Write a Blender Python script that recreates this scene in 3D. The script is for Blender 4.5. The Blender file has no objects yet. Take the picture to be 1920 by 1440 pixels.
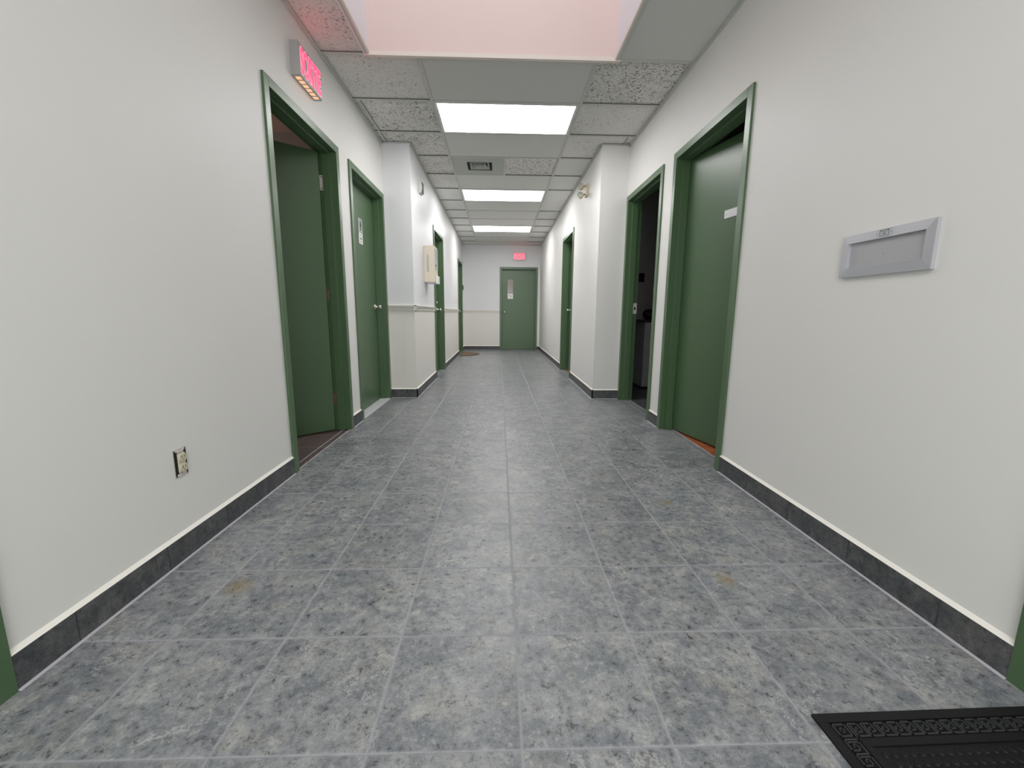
import bpy, bmesh, math, random
from mathutils import Vector, Matrix
random.seed(7)
D = bpy.data; S = bpy.context.scene; COL = S.collection

# ------------------------------------------------------------------ camera
F_PX = 787.0
cam = D.cameras.new('camera'); cam.sensor_width = 36; cam.sensor_fit = 'HORIZONTAL'
cam.lens = F_PX * 36 / 1920; cam.clip_start = 0.02
co = D.objects.new('camera', cam); COL.objects.link(co); S.camera = co
def cam_matrix(yaw, pitch, roll):
    cy, sy, cp, sp = math.cos(yaw), math.sin(yaw), math.cos(pitch), math.sin(pitch)
    fw = Vector((sy*cp, cy*cp, -sp)); rt = Vector((cy, -sy, 0)); up = rt.cross(fw)
    c, s = math.cos(roll), math.sin(roll)
    r2 = c*rt + s*up; u2 = -s*rt + c*up
    return Matrix(((r2.x, u2.x, -fw.x), (r2.y, u2.y, -fw.y), (r2.z, u2.z, -fw.z)))
co.matrix_world = Matrix.Translation((-0.0508, -0.7592, 0.9258)) @ cam_matrix(0.0315, 0.1657, 0.0072).to_4x4()

# ------------------------------------------------------------------ world, exposure, daylight, added fill
w = D.worlds.new('world'); S.world = w; w.use_nodes = True
w.node_tree.nodes['Background'].inputs[0].default_value = (0.8, 0.9, 1.0, 1)
w.node_tree.nodes['Background'].inputs[1].default_value = 0.05
S.view_settings.view_transform = 'Standard'; S.view_settings.look = 'None'
S.view_settings.gamma = 1; S.view_settings.use_curve_mapping = False
S.view_settings.exposure = 0.0
try:
    S.cycles.max_bounces = 10; S.cycles.diffuse_bounces = 8; S.cycles.sample_clamp_indirect = 6
except Exception: pass
def area(name, loc, rot, sx, sy, power, col):
    l = D.lights.new(name, 'AREA'); l.shape = 'RECTANGLE'; l.size = sx; l.size_y = sy; l.energy = power; l.color = col
    o = D.objects.new(name, l); COL.objects.link(o); o.location = loc; o.rotation_euler = rot
    return o
SKY_P, ENTRY_P, LAMP = 17.0, 50.0, 15.5
area('skylight_daylight', (-0.095, 1.15, 3.72), (0, 0, 0), 1.5, 2.2, SKY_P, (0.93, 0.99, 1.0))
area('rear_opening_fill', (0.0, -2.9, 1.25), (math.radians(90), 0, 0), 1.6, 2.0, ENTRY_P, (0.96, 1.0, 0.99))  # unseen fill light added at the back opening to brighten the corridor
area('rear_fill_light', (0.0, -1.57, 2.60), (0, 0, 0), 1.15, 0.55, 34.0, (1.0, 0.99, 0.98))  # unseen light added behind the camera for the near walls and floor
pl = D.lights.new('side_room_lamp', 'POINT'); pl.energy = 9; pl.shadow_soft_size = 0.12; pl.color = (1.0, 0.78, 0.66)
po = D.objects.new('side_room_lamp', pl); COL.objects.link(po); po.location = (-2.9, 2.9, 1.7)

# ------------------------------------------------------------------ measurements (metres)
XL, XR, NL, NR = -1.244, 1.276, -0.96, 0.99          # wide and narrow wall faces
PL, PR = 3.85, 3.80                                  # where the corridor narrows
YF, YB, ZC, TW = 10.15, -2.8, 2.615, 0.12
G = 0.33                                             # floor tile

# ------------------------------------------------------------------ materials
def mat(name, base=(0.5, 0.5, 0.5), rough=0.5, metal=0.0, spec=0.5, emit=None, es=0.0):
    m = D.materials.new(name); m.use_nodes = True
    b = m.node_tree.nodes['Principled BSDF']
    b.inputs['Base Color'].default_value = (*base, 1); b.inputs['Roughness'].default_value = rough
    b.inputs['Metallic'].default_value = metal; b.inputs['Specular IOR Level'].default_value = spec
    if emit: b.inputs['Emission Color'].default_value = (*emit, 1); b.inputs['Emission Strength'].default_value = es
    return m
class NT:
    def __init__(s, m): s.t = m.node_tree; s.b = s.t.nodes['Principled BSDF']
    def n(s, typ, **kw):
        x = s.t.nodes.new(typ)
        for k, v in kw.items(): setattr(x, k, v)
        return x
    def l(s, a, b): s.t.links.new(a, b)
    def coord(s): return s.n('ShaderNodeTexCoord').outputs['Object']
    def math(s, op, a, b=None, c=None, clamp=False):
        x = s.n('ShaderNodeMath', operation=op, use_clamp=clamp)
        for i, v in enumerate((a, b, c)):
            if v is None: continue
            if isinstance(v, (int, float)): x.inputs[i].default_value = v
            else: s.l(v, x.inputs[i])
        return x.outputs[0]
    def noise(s, vec, scale, detail=4, rough=0.6, dist=0.0, dim='3D'):
        x = s.n('ShaderNodeTexNoise'); s.l(vec, x.inputs['Vector'])
        x.inputs['Scale'].default_value = scale; x.inputs['Detail'].default_value = detail
        x.inputs['Roughness'].default_value = rough; x.inputs['Distortion'].default_value = dist
        return x.outputs['Fac']
    def ramp(s, fac, stops):
        x = s.n('ShaderNodeValToRGB'); s.l(fac, x.inputs[0]); e = x.color_ramp.elements
        while len(e) > 1: e.remove(e[-1])
        for i, (p, c) in enumerate(stops):
            el = e[0] if i == 0 else e.new(p)
            el.position = p; el.color = (*c, 1) if isinstance(c, tuple) else (c, c, c, 1)
        return x.outputs[0]
    def mix(s, fac, a, b, typ='MIX'):
        x = s.n('ShaderNodeMix', data_type='RGBA', blend_type=typ)
        for k, v in ((0, fac), (6, a), (7, b)):
            if isinstance(v, (int, float)): x.inputs[k].default_value = v
            elif isinstance(v, tuple): x.inputs[k].default_value = (*v, 1)
            else: s.l(v, x.inputs[k])
        return x.outputs[2]
    def bump(s, h, strength=0.3, dist=0.002):
        x = s.n('ShaderNodeBump'); s.l(h, x.inputs['Height']); x.inputs['Strength'].default_value = strength
        x.inputs['Distance'].default_value = dist; s.l(x.outputs[0], s.b.inputs['Normal'])

def slate(name, mul=1.0, grid=True, joint_axis=None, tint=(1, 1, 1), rough=(0.24, 0.40)):
    m = mat(name, rough=0.4); t = NT(m); co_ = t.coord()
    sep = t.n('ShaderNodeSeparateXYZ'); t.l(co_, sep.inputs[0])
    def cell(o, off=0.0):
        a = t.math('DIVIDE', t.math('ADD', o, off), G)
        fr = t.math('FRACT', a); fl = t.math('FLOOR', a)
        d = t.math('MULTIPLY', t.math('MINIMUM', fr, t.math('SUBTRACT', 1.0, fr)), G)
        return fl, d
    wob = t.math('MULTIPLY', t.math('SUBTRACT', t.noise(co_, 18, 3), 0.5), 0.0035)
    fx, dx = cell(sep.outputs[0]); fy, dy = cell(sep.outputs[1])
    if joint_axis == 'Y': dist = dy; 
    elif joint_axis == 'X': dist = dx
    else: dist = t.math('MINIMUM', dx, dy)
    comb = t.n('ShaderNodeCombineXYZ'); t.l(fx, comb.inputs[0]); t.l(fy, comb.inputs[1])
    wn = t.n('ShaderNodeTexWhiteNoise', noise_dimensions='3D'); t.l(comb.outputs[0], wn.inputs['Vector'])
    off = t.n('ShaderNodeVectorMath', operation='MULTIPLY_ADD'); t.l(wn.outputs['Color'], off.inputs[0])
    off.inputs[1].default_value = (7, 7, 7); t.l(co_, off.inputs[2]); v = off.outputs[0]
    big = t.noise(v, 7.0, 7, 0.66, 0.35); fine = t.noise(v, 42, 9, 0.78, 0.2); speck = t.noise(v, 130, 6, 0.75); mid = t.noise(v, 16, 8, 0.75, 0.3)
    cool = t.ramp(big, [(0.26, (0.125*tint[0], 0.138*tint[1], 0.155*tint[2])), (0.44, (0.190, 0.200, 0.218)), (0.58, (0.250, 0.257, 0.268)), (0.74, (0.33, 0.327, 0.322))])
    warm = t.noise(v, 11, 6, 0.65, 0.4)
    c = t.mix(t.ramp(warm, [(0.50, 0.0), (0.66, 0.45)]), cool, (0.33, 0.315, 0.275))
    c = t.mix(t.ramp(mid, [(0.34, 0.60), (0.50, 0.0)]), c, (0.105, 0.115, 0.132))
    c = t.mix(t.ramp(mid, [(0.52, 0.0), (0.68, 0.50)]), c, (0.43, 0.425, 0.41))
    c = t.mix(t.ramp(fine, [(0.36, 0.90), (0.48, 0.0)]), c, (0.060, 0.066, 0.078))
    c = t.mix(t.ramp(fine, [(0.53, 0.0), (0.64, 0.52)]), c, (0.47, 0.465, 0.455))
    c = t.mix(t.ramp(speck, [(0.36, 0.7), (0.44, 0.0)]), c, (0.07, 0.073, 0.082))
    # raised pale cleft lines
    rid = t.math('ABSOLUTE', t.math('SUBTRACT', t.noise(v, 2.6, 6, 0.70, 0.25), 0.5))
    gate = t.ramp(t.noise(v, 3.0, 2), [(0.50, 0.0), (0.58, 1.0)])
    vein = t.math('MULTIPLY', t.ramp(rid, [(0.0, 1.0), (0.007, 0.0)]), gate)
    c = t.mix(t.math('MULTIPLY', vein, 0.55), c, (0.55, 0.53, 0.49))
    bright = t.math('MULTIPLY_ADD', wn.outputs['Value'], 0.12, 0.93)
    hsv = t.n('ShaderNodeHueSaturation'); t.l(c, hsv.inputs['Color']); t.l(t.math('MULTIPLY', bright, mul), hsv.inputs['Value'])
    c = hsv.outputs[0]
    if grid and joint_axis is None:
        for sx, sy, r in ((-0.937, 0.568, 0.028), (0.756, 0.572, 0.024), (0.79, 1.19, 0.02)):
            d = t.n('ShaderNodeVectorMath', operation='DISTANCE'); t.l(co_, d.inputs[0]); d.inputs[1].default_value = (sx, sy, 0)
            k = t.math('ADD', d.outputs['Value'], t.math('MULTIPLY', t.math('SUBTRACT', fine, 0.5), 0.03))
            c = t.mix(t.ramp(k, [(0.0, 0.75), (r, 0.35), (r*2.0, 0.0)]), c, (0.20, 0.14, 0.035))
    if grid:
        gd = t.math('ADD', dist, wob)
        if joint_axis is None:
            g = t.ramp(gd, [(0.0, 1.0), (0.0028, 1.0), (0.0043, 0.0)])
            gc = t.mix(t.noise(co_, 30, 3), (0.23, 0.23, 0.25), (0.40, 0.395, 0.42))
        else:
            g = t.ramp(gd, [(0.0, 1.0), (0.0022, 1.0), (0.0035, 0.0)]); gc = (0.03, 0.03, 0.034)
        c = t.mix(g, c, gc)
        hgt = t.math('SUBTRACT', t.math('ADD', t.math('MULTIPLY', big, 0.6), t.math('ADD', t.math('MULTIPLY', fine, 0.35), t.math('MULTIPLY', vein, 0.12))), t.math('MULTIPLY', g, 0.45))
    else: hgt = fine
    t.l(c, t.b.inputs['Base Color'])
    t.bump(hgt, 0.42, 0.006)
    rg = t.ramp(fine, [(0.3, rough[0]), (0.7, rough[1])])
    if grid: rg = t.mix(g, rg, (0.75, 0.75, 0.75))
    t.l(rg, t.b.inputs['Roughness'])
    return m

def paint(name, base, rough=0.55, amp=0.03, peel=0.06, spec=0.4):
    m = mat(name, base, rough, spec=spec); t = NT(m); c = t.coord()
    k = t.noise(c, 1.3, 3)
    t.l(t.mix(k, tuple(x*(1-amp) for x in base), tuple(min(1, x*(1+amp)) for x in base)), t.b.inputs['Base Color'])
    t.bump(t.noise(c, 140, 2), peel, 0.0008)
    return m
def ceiling_tile_mat(name, base, lo, hi, scale, spotty=True):
    m = mat(name, base, 0.9, spec=0.1); t = NT(m); c = t.coord()
    n = t.noise(c, scale, 2, 0.5, 1.6); pin = t.noise(c, scale*2.6, 1, 0.4)
    dens = t.noise(c, 2.2, 1)
    worm = t.ramp(t.math('ADD', n, t.math('MULTIPLY', t.math('SUBTRACT', dens, 0.5), 0.18)), [(lo, 0.0), (hi, 1.0)])
    pins = t.ramp(pin, [(0.70, 0.0), (0.74, 1.0)])
    msk = t.math('MAXIMUM', worm, t.math('MULTIPLY', pins, 0.8))
    cc = t.mix(t.math('MULTIPLY', msk, 0.85), base, tuple(x*0.16 for x in base))
    cc = t.mix(t.math('MULTIPLY', t.noise(c, 300, 2), 0.25), cc, tuple(x*0.8 for x in base))
    t.l(cc, t.b.inputs['Base Color']); t.bump(t.math('SUBTRACT', 1.0, msk), 0.7, 0.003)
    return m
M = {}
M['floor'] = slate('slate_look_floor_tile')
M['base_y'] = slate('dark_slate_base_tile_y', 0.36, True, 'Y', rough=(0.45, 0.6)); M['base_x'] = slate('dark_slate_base_tile_x', 0.36, True, 'X', rough=(0.45, 0.6))
M['base'] = slate('dark_slate_base_tile', 0.36, False)
M['wall'] = paint('greige_wall_paint', (0.765, 0.752, 0.73), 0.5)
M['wall_cool'] = paint('cool_white_wall_paint', (0.765, 0.765, 0.78), 0.45)
M['wall_low'] = paint('beige_wainscot_paint', (0.80, 0.77, 0.73), 0.42)
M['rail'] = paint('cream_trim_paint', (0.78, 0.75, 0.69), 0.35)
M['caulk'] = mat('cream_caulk', (0.82, 0.79, 0.73), 0.5)
M['grout'] = mat('pale_grout', (0.40, 0.39, 0.43), 0.8)
M['green'] = paint('green_enamel_paint', (0.064, 0.126, 0.054), 0.36, 0.06, 0.15, spec=0.8)
M['pink'] = paint('pink_shaft_paint', (0.80, 0.63, 0.60), 0.6)
M['lav'] = paint('pale_lavender_shaft_paint', (0.88, 0.82, 0.86), 0.6)
M['cream'] = mat('cream_metal_lip', (0.82, 0.73, 0.67), 0.4)
M['tee'] = mat('grey_painted_tee', (0.56, 0.57, 0.54), 0.45)
M['shade_grey'] = mat('shade_dark_grey', (0.16, 0.155, 0.14), 0.7)  # shadow beside the tees put into the colour; plain dark grey on collar, ribs
M['smooth'] = paint('smooth_ceiling_panel', (0.68, 0.67, 0.65), 0.85, 0.02, 0.1)
M['tile_coarse'] = ceiling_tile_mat('fissured_tile_coarse', (0.80, 0.78, 0.75), 0.565, 0.60, 44)
M['tile_fine'] = ceiling_tile_mat('fissured_tile_fine', (0.80, 0.78, 0.75), 0.62, 0.655, 66)
M['tile_plain'] = ceiling_tile_mat('weathered_tile_plain', (0.78, 0.775, 0.75), 0.70, 0.75, 80)
M['white'] = mat('white_enamel', (0.8, 0.8, 0.78), 0.35)
M['lamp'] = mat('lit_acrylic_diffuser', (0.9, 0.9, 0.9), 0.4, emit=(1.0, 0.99, 0.98), es=LAMP)
M['alu'] = mat('brushed_aluminium', (0.56, 0.56, 0.60), 0.42, 0.5)
M['alu_in'] = mat('dull_aluminium_panel', (0.50, 0.49, 0.51), 0.5, 0.5)
M['steel'] = mat('satin_steel', (0.72, 0.70, 0.66), 0.25, 1.0)
M['hinge'] = mat('pale_hinge_metal', (0.75, 0.68, 0.64), 0.45, 0.3)
M['hinge_dark'] = mat('stained_hinge_metal', (0.22, 0.15, 0.11), 0.5, 0.4)
M['black'] = mat('black_plastic', (0.012, 0.012, 0.013), 0.5)
M['hole'] = mat('dark_cavity', (0.01, 0.008, 0.006), 0.9)
M['sign_grey'] = mat('grey_sign_housing', (0.48, 0.47, 0.46), 0.4, 0.3)
M['red'] = mat('red_lit_letters', (0.8, 0.02, 0.08), 0.4, emit=(1.0, 0.050, 0.135), es=1.8)
M['red_glow'] = mat('added_red_glow', (0.8, 0.02, 0.08), 0.4, emit=(1.0, 0.03, 0.08), es=16.0)  # unseen glow added on top of the signs to redden the ceiling
M['halo'] = mat('pink_letter_glow', (0.8, 0.4, 0.42), 0.4, emit=(1.0, 0.27, 0.36), es=0.85)  # halo of light around the lit letters, put into a pink glowing colour
M['amber'] = mat('amber_lit_cell', (0.9, 0.5, 0.3), 0.4, emit=(1.0, 0.50, 0.26), es=1.0)
M['beige'] = mat('beige_enamel_metal', (0.72, 0.64, 0.52), 0.45)
M['beige_plastic'] = mat('aged_beige_plastic', (0.62, 0.54, 0.38), 0.45)
M['ivory'] = mat('ivory_plastic', (0.60, 0.55, 0.42), 0.4)
M['frost'] = mat('frosted_slot_cover', (0.42, 0.46, 0.42), 0.3)
M['glass'] = mat('wired_glass', (0.25, 0.20, 0.19), 0.12, spec=0.8)
M['sign_white'] = mat('white_sign_plastic', (0.85, 0.84, 0.82), 0.35)
M['plate_white'] = mat('glossy_white_nameplate', (0.88, 0.88, 0.90), 0.3)
M['ink'] = mat('black_ink', (0.02, 0.02, 0.025), 0.6)
M['marble'] = paint('pale_marble_sill', (0.62, 0.62, 0.64), 0.35, 0.06)
M['rubber'] = mat('black_rubber', (0.0045, 0.0045, 0.005), 0.6, spec=0.32)
M['rubber_worn'] = mat('worn_rubber_ridge', (0.030, 0.030, 0.032), 0.6, spec=0.45)
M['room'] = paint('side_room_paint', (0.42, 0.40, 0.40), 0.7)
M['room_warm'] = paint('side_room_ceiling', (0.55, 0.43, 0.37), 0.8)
M['vanity'] = mat('grey_vanity_panel', (0.55, 0.55, 0.56), 0.45)
M['darktop'] = mat('dark_countertop', (0.03, 0.028, 0.028), 0.3)
M['coir'] = mat('brown_coir', (0.20, 0.125, 0.075), 0.95)
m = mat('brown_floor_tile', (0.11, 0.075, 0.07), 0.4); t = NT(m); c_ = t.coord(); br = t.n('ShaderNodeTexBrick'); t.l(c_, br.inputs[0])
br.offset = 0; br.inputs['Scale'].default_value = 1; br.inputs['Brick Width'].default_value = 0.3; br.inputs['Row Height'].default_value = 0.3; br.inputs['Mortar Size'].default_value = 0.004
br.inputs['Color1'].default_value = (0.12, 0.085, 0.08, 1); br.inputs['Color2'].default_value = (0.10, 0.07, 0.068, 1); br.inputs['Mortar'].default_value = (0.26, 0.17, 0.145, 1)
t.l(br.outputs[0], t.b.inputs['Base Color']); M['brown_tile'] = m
m = mat('red_brown_plank_wood', (0.3, 0.1, 0.05), 0.35); t = NT(m); c_ = t.coord(); mp = t.n('ShaderNodeMapping'); t.l(c_, mp.inputs[0]); mp.inputs['Scale'].default_value = (3, 40, 1)
mp.inputs['Rotation'].default_value = (0, 0, 0.35)
t.l(t.ramp(t.noise(mp.outputs[0], 1.6, 5), [(0.3, (0.20, 0.045, 0.018)), (0.55, (0.42, 0.12, 0.045)), (0.75, (0.55, 0.20, 0.08))]), t.b.inputs['Base Color']); M['wood'] = m
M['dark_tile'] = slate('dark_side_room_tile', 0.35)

# ------------------------------------------------------------------ mesh helpers
class B:
    """collects shapes, then links them as one mesh object"""
    def __init__(s): s.bm = bmesh.new(); s.mats = []
    def mi(s, m):
        if m not in s.mats: s.mats.append(m)
        return s.mats.index(m)
    def box(s, a, b, m='white', M4=None):
        x0, y0, z0 = a; x1, y1, z1 = b
        vs = [Vector(p) for p in ((x0,y0,z0),(x1,y0,z0),(x1,y1,z0),(x0,y1,z0),(x0,y0,z1),(x1,y0,z1),(x1,y1,z1),(x0,y1,z1))]
        if M4 is not None: vs = [M4 @ v for v in vs]
        v = [s.bm.verts.new(p) for p in vs]; k = s.mi(m)
        for f in ((0,3,2,1),(4,5,6,7),(0,1,5,4),(1,2,6,5),(2,3,7,6),(3,0,4,7)):
            s.bm.faces.new([v[i] for i in f]).material_index = k
        return s
    def quad(s, pts, m='white'):
        f = s.bm.faces.new([s.bm.verts.new(p) for p in pts]); f.material_index = s.mi(m); return s
    def prism(s, prof, p0, p1, out, mats, caps=True):
        """prof: list of (distance out of the wall, z); swept from p0 to p1 (xy); mats: one per edge or one name"""
        n = len(prof); o = Vector(out)
        r0 = [s.bm.verts.new((p0[0]+o.x*d, p0[1]+o.y*d, z)) for d, z in prof]
        r1 = [s.bm.verts.new((p1[0]+o.x*d, p1[1]+o.y*d, z)) for d, z in prof]
        for i in range(n):
            j = (i+1) % n; mm = mats if isinstance(mats, str) else mats[i]
            s.bm.faces.new((r0[i], r0[j], r1[j], r1[i])).material_index = s.mi(mm)
        mm = mats if isinstance(mats, str) else mats[0]
        s.bm.faces.new(r0).material_index = s.mi(mm); s.bm.faces.new(list(reversed(r1))).material_index = s.mi(mm)
        return s
    def lathe(s, prof, M4, m='steel', seg=24):
        """prof: (radius, height) along local z"""
        k = s.mi(m); rings = []
        for r, h in prof:
            if r < 1e-6: rings.append([s.bm.verts.new(M4 @ Vector((0, 0, h)))])
            else: rings.append([s.bm.verts.new(M4 @ Vector((r*math.cos(2*math.pi*i/seg), r*math.sin(2*math.pi*i/seg), h))) for i in range(seg)])
        for a, b in zip(rings, rings[1:]):
            for i in range(seg):
                j = (i+1) % seg
                if len(a) == 1 and len(b) == 1: continue
                if len(a) == 1: f = (a[0], b[i], b[j])
                elif len(b) == 1: f = (a[i], a[j], b[0])
                else: f = (a[i], a[j], b[j], b[i])
                fc = s.bm.faces.new(f); fc.material_index = k; fc.smooth = True
        return s
    def tube(s, pts, r, m='beige', seg=10):
        k = s.mi(m); rings = []
        pts = [Vector(p) for p in pts]
        for i, p in enumerate(pts):
            d = (pts[min(i+1, len(pts)-1)] - pts[max(i-1, 0)]).normalized()
            a = d.orthogonal().normalized(); b = d.cross(a)
            rings.append([s.bm.verts.new(p + r*(math.cos(2*math.pi*q/seg)*a + math.sin(2*math.pi*q/seg)*b)) for q in range(seg)])
        for a, b in zip(rings, rings[1:]):
            for i in range(seg):
                f = s.bm.faces.new((a[i], a[(i+1) % seg], b[(i+1) % seg], b[i])); f.material_index = k; f.smooth = True
        s.bm.faces.new(rings[0]).material_index = k; s.bm.faces.new(rings[-1]).material_index = k
        return s
    def line(s, p, q, wd, h, m, M4=None):
        """flat bar in the local xz plane from p to q (2D), thickness h towards -y"""
        p = Vector(p); q = Vector(q); d = (q-p); L = d.length; d.normalize(); n = Vector((-d.y, d.x))*wd/2
        c = [p+n, q+n, q-n, p-n]
        v = [Vector((a.x, y, a.y)) for y in (0, -h) for a in c]
        if M4 is not None: v = [M4 @ x for x in v]
        v = [s.bm.verts.new(x) for x in v]; k = s.mi(m)
        for f in ((0,1,2,3),(4,7,6,5),(0,4,5,1),(1,5,6,2),(2,6,7,3),(3,7,4,0)): s.bm.faces.new([v[i] for i in f]).material_index = k
        return s
    def build(s, name, parent=None, loc=None, rot=None, bevel=0.0, label=None):
        bmesh.ops.recalc_face_normals(s.bm, faces=s.bm.faces)
        me = D.meshes.new(name); s.bm.to_mesh(me); s.bm.free()
        for k in s.mats: me.materials.append(M[k])
        o = D.objects.new(name, me); COL.objects.link(o); o.parent = parent
        if loc: o.location = loc
        if rot: o.rotation_euler = rot
        if bevel:
            bv = o.modifiers.new('bevel', 'BEVEL'); bv.width = bevel; bv.segments = 2; bv.limit_method = 'ANGLE'; bv.angle_limit = 0.7
            bv.harden_normals = False
        if label: o['label'] = label
        return o
def empty(name, loc=(0, 0, 0), rz=0.0):
    o = D.objects.new(name, None); COL.objects.link(o); o.location = loc; o.rotation_euler = (0, 0, rz); o.empty_display_size = 0.1
    return o
def tag(o, label, cat, group=None, kind=None):
    o['label'] = label; o['category'] = cat
    if group: o['group'] = group
    if kind: o['kind'] = kind
    return o
def struct(o, label, cat): return tag(o, label, cat, kind='structure')
def rotm(axis, deg): return Matrix.Rotation(math.radians(deg), 4, axis)
def T(*p): return Matrix.Translation(p)

# ------------------------------------------------------------------ floor
b = B(); b.box((-1.25, YB, -0.05), (1.378, YF+0.15, 0), 'floor')
struct(b.build('floor'), 'grey slate-look square tiled floor running down the corridor', 'floor')
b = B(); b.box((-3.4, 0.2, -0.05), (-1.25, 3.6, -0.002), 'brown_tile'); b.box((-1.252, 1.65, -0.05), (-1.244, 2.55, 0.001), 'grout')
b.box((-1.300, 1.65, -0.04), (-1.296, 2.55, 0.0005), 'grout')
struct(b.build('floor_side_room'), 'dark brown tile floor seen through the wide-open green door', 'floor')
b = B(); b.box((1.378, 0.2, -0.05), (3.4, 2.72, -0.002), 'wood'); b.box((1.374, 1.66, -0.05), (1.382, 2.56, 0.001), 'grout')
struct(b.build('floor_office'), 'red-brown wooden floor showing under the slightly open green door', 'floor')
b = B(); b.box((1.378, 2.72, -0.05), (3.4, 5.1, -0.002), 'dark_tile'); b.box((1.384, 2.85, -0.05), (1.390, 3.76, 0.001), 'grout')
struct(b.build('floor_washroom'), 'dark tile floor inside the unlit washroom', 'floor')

# ------------------------------------------------------------------ walls
DOOR_Z = 2.118
def wall_run(b, axis, face, sgn, s0, s1, holes, m, mlow=None, zs=0.985, ztop=ZC+0.02):
    """a wall from s0 to s1 along axis, room face at 'face', body towards sgn, holes = [(a, b, ztop)]"""
    def bx(a, c, z0, z1):
        if c - a < 1e-4: return
        parts = [(z0, z1, m)] if not mlow else [(z0, min(z1, zs), mlow), (max(z0, zs), z1, m)]
        for p, q, mm in parts:
            if q - p < 1e-4: continue
            f0, f1 = sorted((face, face + sgn*TW))
            if axis == 'Y': b.box((f0, a, p), (f1, c, q), mm)
            else: b.box((a, f0, p), (c, f1, q), mm)
    cur = s0
    for a, c, zt in sorted(holes):
        bx(cur, a+0.03, 0, ztop); bx(a+0.03, c-0.03, zt-0.03, ztop); cur = c-0.03
    bx(cur, s1, 0, ztop)
L_DOORS = [(1.60, 2.60), (2.82, 3.82)]; R_DOORS = [(1.60, 2.60), (2.81, 3.78)]
NLD = [(5.28, 6.28), (8.76, 9.78)]; NRD = [(5.30, 6.30)]
h = lambda ds: [(a, c, DOOR_Z) for a, c in ds]
b = B(); wall_run(b, 'Y', XL, -1, YB, PL, h([(-0.83, 0.172)]+L_DOORS), 'wall')
wall_run(b, 'Y', NL, -1, PL, YF, h(NLD), 'wall_cool', 'wall_low')
b.box((XL-TW, PL, 0), (NL-TW, PL+0.1, 0.985), 'wall_low'); b.box((XL-TW, PL, 0.985), (NL-TW, PL+0.1, ZC+0.02), 'wall_cool')
b.box((NL-TW, PL, 0), (NL-TW+0.001, PL+0.1, ZC), 'wall')
struct(b.build('wall_left'), 'off-white corridor wall with the exit sign and the open green door, stepping in beyond it', 'wall')
b = B(); wall_run(b, 'Y', XR, 1, YB, PR, h([(-0.85, 0.148)]+R_DOORS), 'wall')
wall_run(b, 'Y', NR, 1, PR, YF, h(NRD), 'wall')
b.box((NR+TW, PR, 0), (XR+TW, PR+0.1, ZC+0.02), 'wall')
struct(b.build('wall_right'), 'off-white corridor wall with the metal mail slot, stepping in beyond the washroom door', 'wall')
b = B(); wall_run(b, 'X', YF, 1, NL-0.15, NR+0.15, [(-0.035, 0.925, 2.085)], 'wall_cool', 'wall_low')
struct(b.build('wall_far'), 'end wall of the corridor around the green door with the narrow glass', 'wall')
b = B(); wall_run(b, 'X', YB, -1, XL-0.12, XR+0.12, [(-0.9, 0.9, 2.3)], 'wall')
struct(b.build('wall_back'), 'entrance wall behind the viewpoint with a wide opening', 'wall')

# rooms glimpsed behind the doors
b = B()
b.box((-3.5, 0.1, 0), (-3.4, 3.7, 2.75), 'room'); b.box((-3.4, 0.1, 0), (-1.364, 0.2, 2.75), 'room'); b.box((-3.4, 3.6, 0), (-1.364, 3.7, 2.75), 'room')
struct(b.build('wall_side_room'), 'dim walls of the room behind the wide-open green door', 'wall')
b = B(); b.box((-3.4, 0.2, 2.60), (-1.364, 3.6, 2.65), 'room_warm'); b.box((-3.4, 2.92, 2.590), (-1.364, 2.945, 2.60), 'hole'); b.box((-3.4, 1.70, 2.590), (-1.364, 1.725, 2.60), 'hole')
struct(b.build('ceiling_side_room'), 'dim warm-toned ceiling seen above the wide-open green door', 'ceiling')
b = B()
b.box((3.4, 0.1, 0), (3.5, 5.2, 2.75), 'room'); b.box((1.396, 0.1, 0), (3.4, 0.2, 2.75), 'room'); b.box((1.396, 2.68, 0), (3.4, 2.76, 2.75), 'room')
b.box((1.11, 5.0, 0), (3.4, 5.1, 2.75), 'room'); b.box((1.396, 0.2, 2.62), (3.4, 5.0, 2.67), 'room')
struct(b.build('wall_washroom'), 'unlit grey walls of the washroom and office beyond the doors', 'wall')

# ------------------------------------------------------------------ baseboards
def base(b, p0, p1, out, m):
    b.prism([(0, 0), (0.011, 0), (0.011, 0.096), (0, 0.108)], p0, p1, out, [m, m, 'caulk', m])
    b.prism([(0.010, 0), (0.019, 0.0005), (0.011, 0.004)], p0, p1, out, 'grout')
b = B()
for a, c in ((-2.8, -0.83), (0.172, 1.60), (2.60, 2.82)): base(b, (XL, a), (XL, c), (1, 0), 'base_y')
base(b, (XL, PL), (NL+0.011, PL), (0, -1), 'base')
for a, c in ((PL-0.011, 5.28), (6.28, 8.76), (9.78, YF)): base(b, (NL, a), (NL, c), (1, 0), 'base_y')
struct(b.build('baseboard_left'), 'dark slate tile baseboard under the wall with the exit sign', 'baseboard')
b = B()
for a, c in ((-2.8, -0.85), (0.148, 1.60), (2.60, 2.81)): base(b, (XR, a), (XR, c), (-1, 0), 'base_y')
base(b, (XR, PR), (NR-0.011, PR), (0, -1), 'base')
for a, c in ((PR-0.011, 5.30), (6.30, YF)): base(b, (NR, a), (NR, c), (-1, 0), 'base_y')
struct(b.build('baseboard_right'), 'dark slate tile baseboard under the wall with the mail slot', 'baseboard')
b = B(); base(b, (NL, YF), (-0.035, YF), (0, -1), 'base_x'); base(b, (0.925, YF), (NR, YF), (0, -1), 'base_x')
struct(b.build('baseboard_far'), 'dark tile baseboard on the end wall', 'baseboard')

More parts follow.
